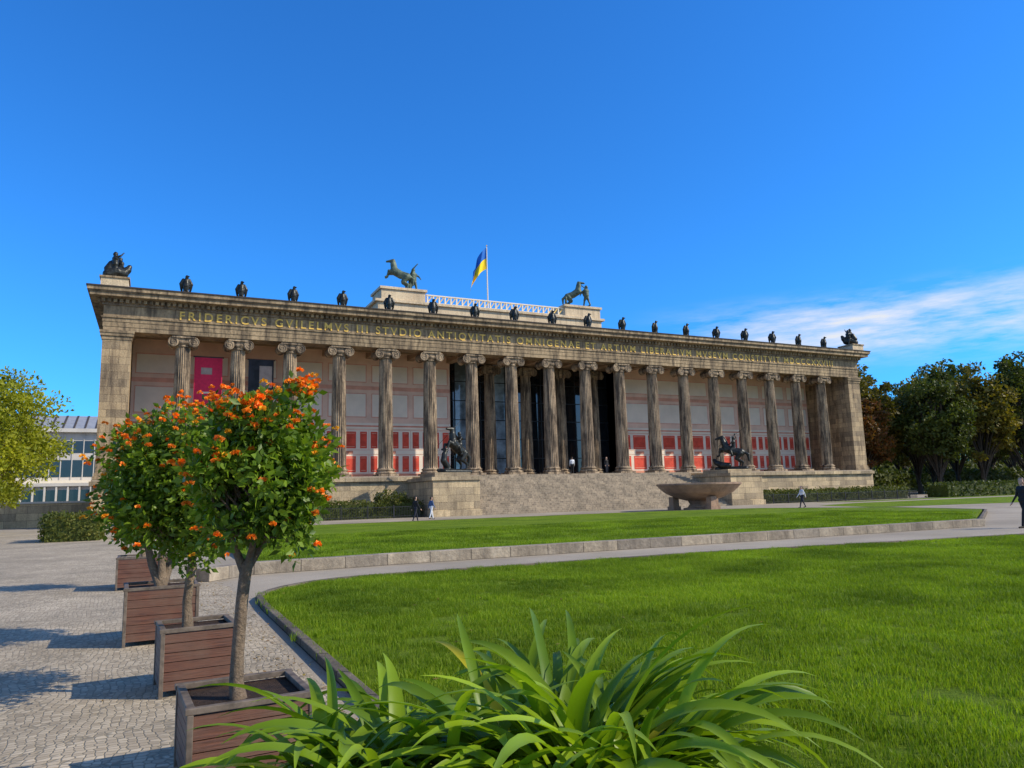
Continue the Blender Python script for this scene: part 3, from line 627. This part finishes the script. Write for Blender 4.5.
def facade(name,x0,x1,y0,y1,h,k,nx,nz,roof='roofm',rot=0):
    e=empty(name,((x0+x1)/2,(y0+y1)/2,0)); cx,cy=(x0+x1)/2,(y0+y1)/2; b=MB(); b.box(x0-cx,x1-cx,y0-cy,y1-cy,0,h,k); b.obj("walls",parent=e)
    b=MB(); hw,hd=(x1-x0)/2,(y1-y0)/2; b.box(-hw-.5,hw+.5,-hd-.5,hd+.5,h,h+.5,k)
    b.add([(-hw-.6,-hd-.6,h+.5),(hw+.6,-hd-.6,h+.5),(hw+.6,hd+.6,h+.5),(-hw-.6,hd+.6,h+.5),(-hw+4,0,h+4),(hw-4,0,h+4)],[(0,1,5,4),(1,2,5),(2,3,4,5),(3,0,4)],roof); b.obj("roof",parent=e)
    b=MB(); dx=(x1-x0)/nx; dz=h/nz
    for i in range(nx):
        for j in range(nz): b.box(-hw+dx*(i+.25),-hw+dx*(i+.75),-hd-.05,-hd+.02,dz*(j+.25),dz*(j+.8),'glassd')
    b.obj("windows",parent=e); return e
facade("city_building",280,340,10,40,16,'pod',14,4)
e=empty("gallery_building",(-15,75,0)); b=MB()
b.box(-30,40,-4,14,0,5.0,'conc'); b.box(-30,40,-2,14,5.0,6.0,'white'); b.box(-30,40,0,14,6,14.0,'conc'); b.box(-30.5,40.5,-1,14.5,14,14.6,'conc')
b.box(-29,39,-.06,0,6.6,9.4,'glassd'); b.box(-29,39,-.06,0,10.6,12.6,'glassd')
b.add([(-30.5,-1,14.6),(40.5,-1,14.6),(40.5,6,17.4),(-30.5,6,17.4)],[(0,1,2,3)],'roofm')
x=-30
while x<40:
    b.box(x,x+.25,-4.5,-4.1,0,5,'conc'); b.box(x,x+.14,-.12,-.06,6,14,'conc')
    b.add([(x,-1,14.68),(x+.3,-1,14.68),(x+.3,6,17.48),(x,6,17.48)],[(0,1,2,3)],'intr'); x+=1.6
b.box(-30,40,-4.6,-4,5.0,5.5,'conc'); b.box(-29,39,-4.06,-4,.8,4.4,'glassd'); b.obj("annex_block",parent=e)
b=MB(); b.box(-14,-2.2,6,6.4,0,2.0,'pod'); b.box(-14.1,-2.1,5.9,6.5,2.0,2.15,'conc'); b.obj("garden_wall")

# ------------------------------------------------------------ planters & lantana trees
def planter(name,x,y,s,h,rot=0):
    e=empty(name,(x,y,0)); e.rotation_euler=(0,0,rot); b=MB(); q=s/2; npl=6; ph=(h-.1)/npl
    for i in range(npl):
        z0=.06+i*ph; z1=z0+ph-.006
        b.box(-q+.03,q-.03,-q+.008,-q+.03,z0,z1,'wood'); b.box(-q+.03,q-.03,q-.03,q-.008,z0,z1,'wood'); b.box(-q+.008,-q+.03,-q+.035,q-.035,z0,z1,'wood'); b.box(q-.03,q-.008,-q+.035,q-.035,z0,z1,'wood')
    b.obj("planks",parent=e)
    b=MB(); t=.035
    for sx in (-1,1):
        for sy in (-1,1):
            cx,cy=sx*(q-t/2),sy*(q-t/2); b.box(cx-t/2,cx+t/2,cy-t/2,cy+t/2,0,h-.035,'steel')
    for a in (-1,1):
        b.box(-q-.01,q+.01,min(a*q,a*(q-.045)),max(a*q,a*(q-.045)),h-.035,h,'steel'); b.box(min(a*q,a*(q-.045)),max(a*q,a*(q-.045)),-q+.045,q-.045,h-.035,h-.002,'steel')
    b.obj("frame",parent=e,bevel=.004)
    b=MB(); b.box(-q+.035,q-.035,-q+.035,q-.035,.1,h-.05,'soil'); b.obj("soil",parent=e); return e
def lantana(name,loc,stems,cc,rx,ry,rz,n,nfl,seed,lsize=.07):
    e=empty(name,loc); g=np.random.default_rng(seed); b=MB(); cc=np.array(cc)
    M_=100; C=[]
    while len(C)<M_:
        v=g.normal(size=3); v/=np.linalg.norm(v); rr=g.uniform(.2,1)**.45; s=1+.09*math.sin(3*math.atan2(v[1],v[0])+seed)+.07*g.normal()
        C.append(cc+v*np.array([rx,ry,rz])*rr*s*.84)
    C=np.array(C)
    for st in stems: b.tube([tuple(p[:3]) for p in st],[p[3] for p in st],'bark',10)
    for i,c in enumerate(C):
        hb=np.array(stems[i%len(stems)][-1][:3]); m=(hb+c)/2+g.normal(size=3)*.04
        b.tube([tuple(hb),tuple(m),tuple(c)],[.013,.008,.003],'bark',5)
    b.obj("trunk",parent=e,smooth=True)
    k=g.integers(0,M_,n); d=g.normal(size=(n,3)); d/=np.linalg.norm(d,axis=1,keepdims=True)
    P_=C[k]+d*(g.random((n,1))**.45)*rx*.28
    leafmesh("foliage",P_,lsize,'leafo',.52,parent=e,out=d*.7)
    FP=[];FD=[];YP=[];YD=[]
    for i in range(nfl):
        v=g.normal(size=3); v/=np.linalg.norm(v)
        if v[2]<-.5: v[2]*=-1
        j=np.argmax((C-cc)@v+g.normal(size=M_)*.12); c=C[j]+ (v*.8+g.normal(size=3)*.33)*rx*.27
        m=26; q=g.normal(size=(m,3)); q/=np.linalg.norm(q,axis=1,keepdims=True); q[:,2]=np.abs(q[:,2])*.8
        rr=g.uniform(.012,.03)
        if g.random()<.2: YP+=list(c+q*rr*.5); YD+=list(q)
        else: FP+=list(c+q*rr*.5); FD+=list(q)
    leafmesh("flowers",np.array(FP),.02,'flo',1.1,parent=e,out=np.array(FD)*3,fold=.1)
    leafmesh("buds",np.array(YP),.018,'floy',1.1,parent=e,out=np.array(YD)*3,fold=.1)
    return e
planter("wooden_planter",3.15,-63.25,.70,.49,.05)
planter("wooden_planter",3.0,-60.8,.62,.56,.06)
planter("wooden_planter",2.74,-58.0,.80,.66,.03)
planter("wooden_planter",2.50,-51.4,.95,.62,0)
lantana("orange_lantana_tree",(3.12,-63.3,.41),[[(0,0,0,.052),(-.02,0,.12,.042),(-.015,.01,.3,.037),(0,0,.6,.036),(.02,.0,.80,.038),(.15,.02,1.0,.022)],[(.02,0,.74,.03),(-.08,.02,1.0,.018)],[(.02,0,.76,.026),(.06,-.1,1.02,.016)]],(.10,0,1.39),.47,.47,.60,13500,240,3,.06)
lantana("orange_lantana_tree",(2.93,-60.95,.46),[[(0,0,0,.05),(-.02,0,.3,.038),(.01,0,.6,.036),(.0,.0,.75,.034)],[(0,0,.7,.028),(-.15,.02,.95,.016)],[(.0,0,.7,.024),(.12,-.06,.95,.014)]],(.0,0,1.34),.80,.70,.76,23000,380,5,.062)
lantana("orange_lantana_tree",(2.75,-57.9,.58),[[(0,0,0,.07),(-.12,0,.3,.05),(-.2,0,.6,.035)],[(0,0,.05,.06),(.1,.05,.35,.045),(.2,0,.65,.03)],[(0,0,.05,.055),(-.02,-.1,.4,.04),(0,-.05,.75,.025)]],(.0,0,1.15),.76,.70,.62,9000,110,8,.075)
lantana("orange_lantana_tree",(2.5,-51.3,.55),[[(0,0,0,.06),(-.05,0,.4,.05),(0,0,.7,.03)],[(0,0,.2,.05),(.15,.05,.6,.03)]],(.0,0,1.2),.65,.65,.6,4000,50,10,.08)
def litter(name,X,Y,z,sz):
    P_=np.stack([X,Y,np.full(len(X),z)],1); o=leafmesh(name,P_,sz,'fall',.5,sizevar=.5,out=np.zeros((len(X),3)))
    c_=np.zeros(len(o.data.vertices)*3); o.data.vertices.foreach_get("co",c_); c_=c_.reshape(-1,3); c_[:,2]=z+np.abs(c_[:,2]-z)*.2; o.data.vertices.foreach_set("co",c_.ravel())
n=1300; X=rng.normal(3.75,.35,n); Yv=rng.uniform(-67,-50,n); q=(X<4.1)&(X>1.5); litter("fallen_leaves",X[q],Yv[q],.012,.05)
n=260; X=rng.uniform(4.6,26,n); Yv=rng.uniform(-65,-54.8,n); litter("fallen_leaves",X,Yv,.095,.055)

# ------------------------------------------------------------ agapanthus
pl=planter("wooden_planter",3.42,-66.45,1.0,.78,.05)
pe=empty("agapanthus_plant",(3.42,-66.45,.74))
def straps(name,clumps,mat,seed,wmin,wmax):
    g=random.Random(seed); vs=[];fs=[]
    for (cx,cy,n,rad,L0,L1,az0,azs) in clumps:
        for i in range(n):
            a=g.gauss(az0,azs) if azs<9 else g.uniform(0,6.283); rr=rad*math.sqrt(g.random()); ba=g.uniform(0,6.283)
            p=Vector((cx+rr*math.cos(ba),cy+rr*math.sin(ba),-.02)); e=math.radians(g.uniform(44,86)); Ln=g.uniform(L0,L1); w_=g.uniform(wmin,wmax); ks=g.uniform(1.15,2.4); tw=g.uniform(-.6,.6); seg=16; tws=g.uniform(-.7,.7)
            o=len(vs)
            for j in range(seg+1):
                t=j/seg; ee=e-ks*t**1.7; aa=a+tw*t; d=Vector((math.cos(ee)*math.cos(aa),math.cos(ee)*math.sin(aa),math.sin(ee)))
                if j: p=p+d*Ln/seg
                sd_=Vector((-math.sin(aa),math.cos(aa),0)); up=sd_.cross(d)*-1; up=up if up.z>0 or ee>1.2 else -up
                R=Matrix.Rotation(tws*t,3,d); sd_=R@sd_; up=R@up
                ww=w_*(.6+.4*min(1,t*4))*(1-max(0,(t-.5)/.5)**2.2)+.001
                vs+=[tuple(p-sd_*ww/2+up*ww*.18),tuple(p),tuple(p+sd_*ww/2+up*ww*.18)]
            for j in range(seg):
                for k in (0,1): q=o+j*3+k; fs.append((q,q+1,q+4,q+3))
    me=bpy.data.meshes.new(name); me.from_pydata(vs,[],fs); me.materials.append(M[mat]); me.polygons.foreach_set("use_smooth",[True]*len(fs)); o=bpy.data.objects.new(name,me); COL.objects.link(o); o.parent=pe; return o
straps("leaves",[(-.30,.18,150,.16,.42,.62,0,10),(.24,-.08,180,.16,.52,.78,0,10),(-.03,.08,110,.2,.44,.70,0,10),(.26,-.08,14,.08,.68,.82,-.4,.6)],'aga',4,.028,.045)
straps("yellow_leaves",[(.1,-.05,6,.1,.65,.8,1.8,.9),(-.2,.1,4,.1,.55,.7,0,10)],'agay',9,.022,.034)

# ------------------------------------------------------------ people
M['navy']=plain("cloth_navy",(.015,.018,.03),.8); M['black']=plain("cloth_black",(.012,.012,.013),.8); M['hair']=plain("hair_dark",(.03,.018,.01),.6); M['jean']=plain("cloth_denim",(.05,.10,.22),.8); M['wht']=plain("cloth_white",(.7,.7,.7),.8)
def person(loc,rot,mats,stride,sc=1,**kw):
    c=human(stride,tags=(0,1,2,3),**kw); return capsules("person",c,mats,.014,loc=loc,rot=rot,scale=sc)
person((30.3,-52.2,0),2.8,['skin','black','black','hair'],.22)
person((18.9,-18.9,0),.3,['skin','black','navy','hair'],.25,.98)
person((21.6,-14.5,0),.2,['skin','jean','wht','hair'],.2,.95)
person((50.2,-23.5,0),2.9,['skin','wht','navy','hair'],.28)
person((46.2,-.9,ZB),-1.4,['skin','black','navy','hair'],0)
person((41.9,-1.0,ZB),1.2,['skin','wht','black','hair'],.1)
# ------------------------------------------------------------ cars
def car(loc,rot,col,name="parked_car"):
    e=empty(name,loc); e.rotation_euler=(0,0,rot); b=MB(); W=.88
    prof=[(-2.15,.35),(-2.2,.75),(-2.05,.98),(-1.5,1.02),(-1.0,1.42),(.2,1.46),(.95,1.0),(1.9,.86),(2.15,.65),(2.15,.35)]
    n=len(prof); sh=[.92 if z<1.1 else .78 for x,z in prof]
    vs=[(x,-W*s_,z) for (x,z),s_ in zip(prof,sh)]+[(x,W*s_,z) for (x,z),s_ in zip(prof,sh)]
    b.add(vs,[tuple(range(n)),tuple(range(n,2*n))[::-1]]+[(i,n+i,n+(i+1)%n,(i+1)%n) for i in range(n)],col); b.obj("body",parent=e,bevel=.05)
    b=MB()
    for s_ in (-1,1): b.add([(-1.35,s_*.835,1.04),(-.95,s_*.72,1.36),(.15,s_*.72,1.39),(.75,s_*.835,1.04)],[(0,1,2,3)],'glassd')
    b.obj("windows",parent=e)
    b=MB()
    for x in (-1.35,1.35):
        for s_ in (-1,1):
            vs=[];m=18
            for yy in (s_*.62,s_*.86):
                for i in range(m): a=2*math.pi*i/m; vs.append((x+.33*math.cos(a),yy,.33+.33*math.sin(a)))
            b.add(vs,[tuple(range(m)),tuple(range(m,2*m))]+[(i,(i+1)%m,m+(i+1)%m,m+i) for i in range(m)],'iron')
    b.obj("wheels",parent=e); return e
M['carb']=plain("car_paint_dark",(.02,.022,.028),.25,.05); M['carw']=plain("car_paint_silver",(.35,.36,.38),.3,.05,3,.3); M['carr']=plain("car_paint_red",(.25,.02,.02),.3,.05)
car((108,1,0),-.6,'carb'); car((113,-1.5,0),-.5,'carb'); car((119,-5,0),-.5,'carw'); car((126,-9,0),-.4,'carr')
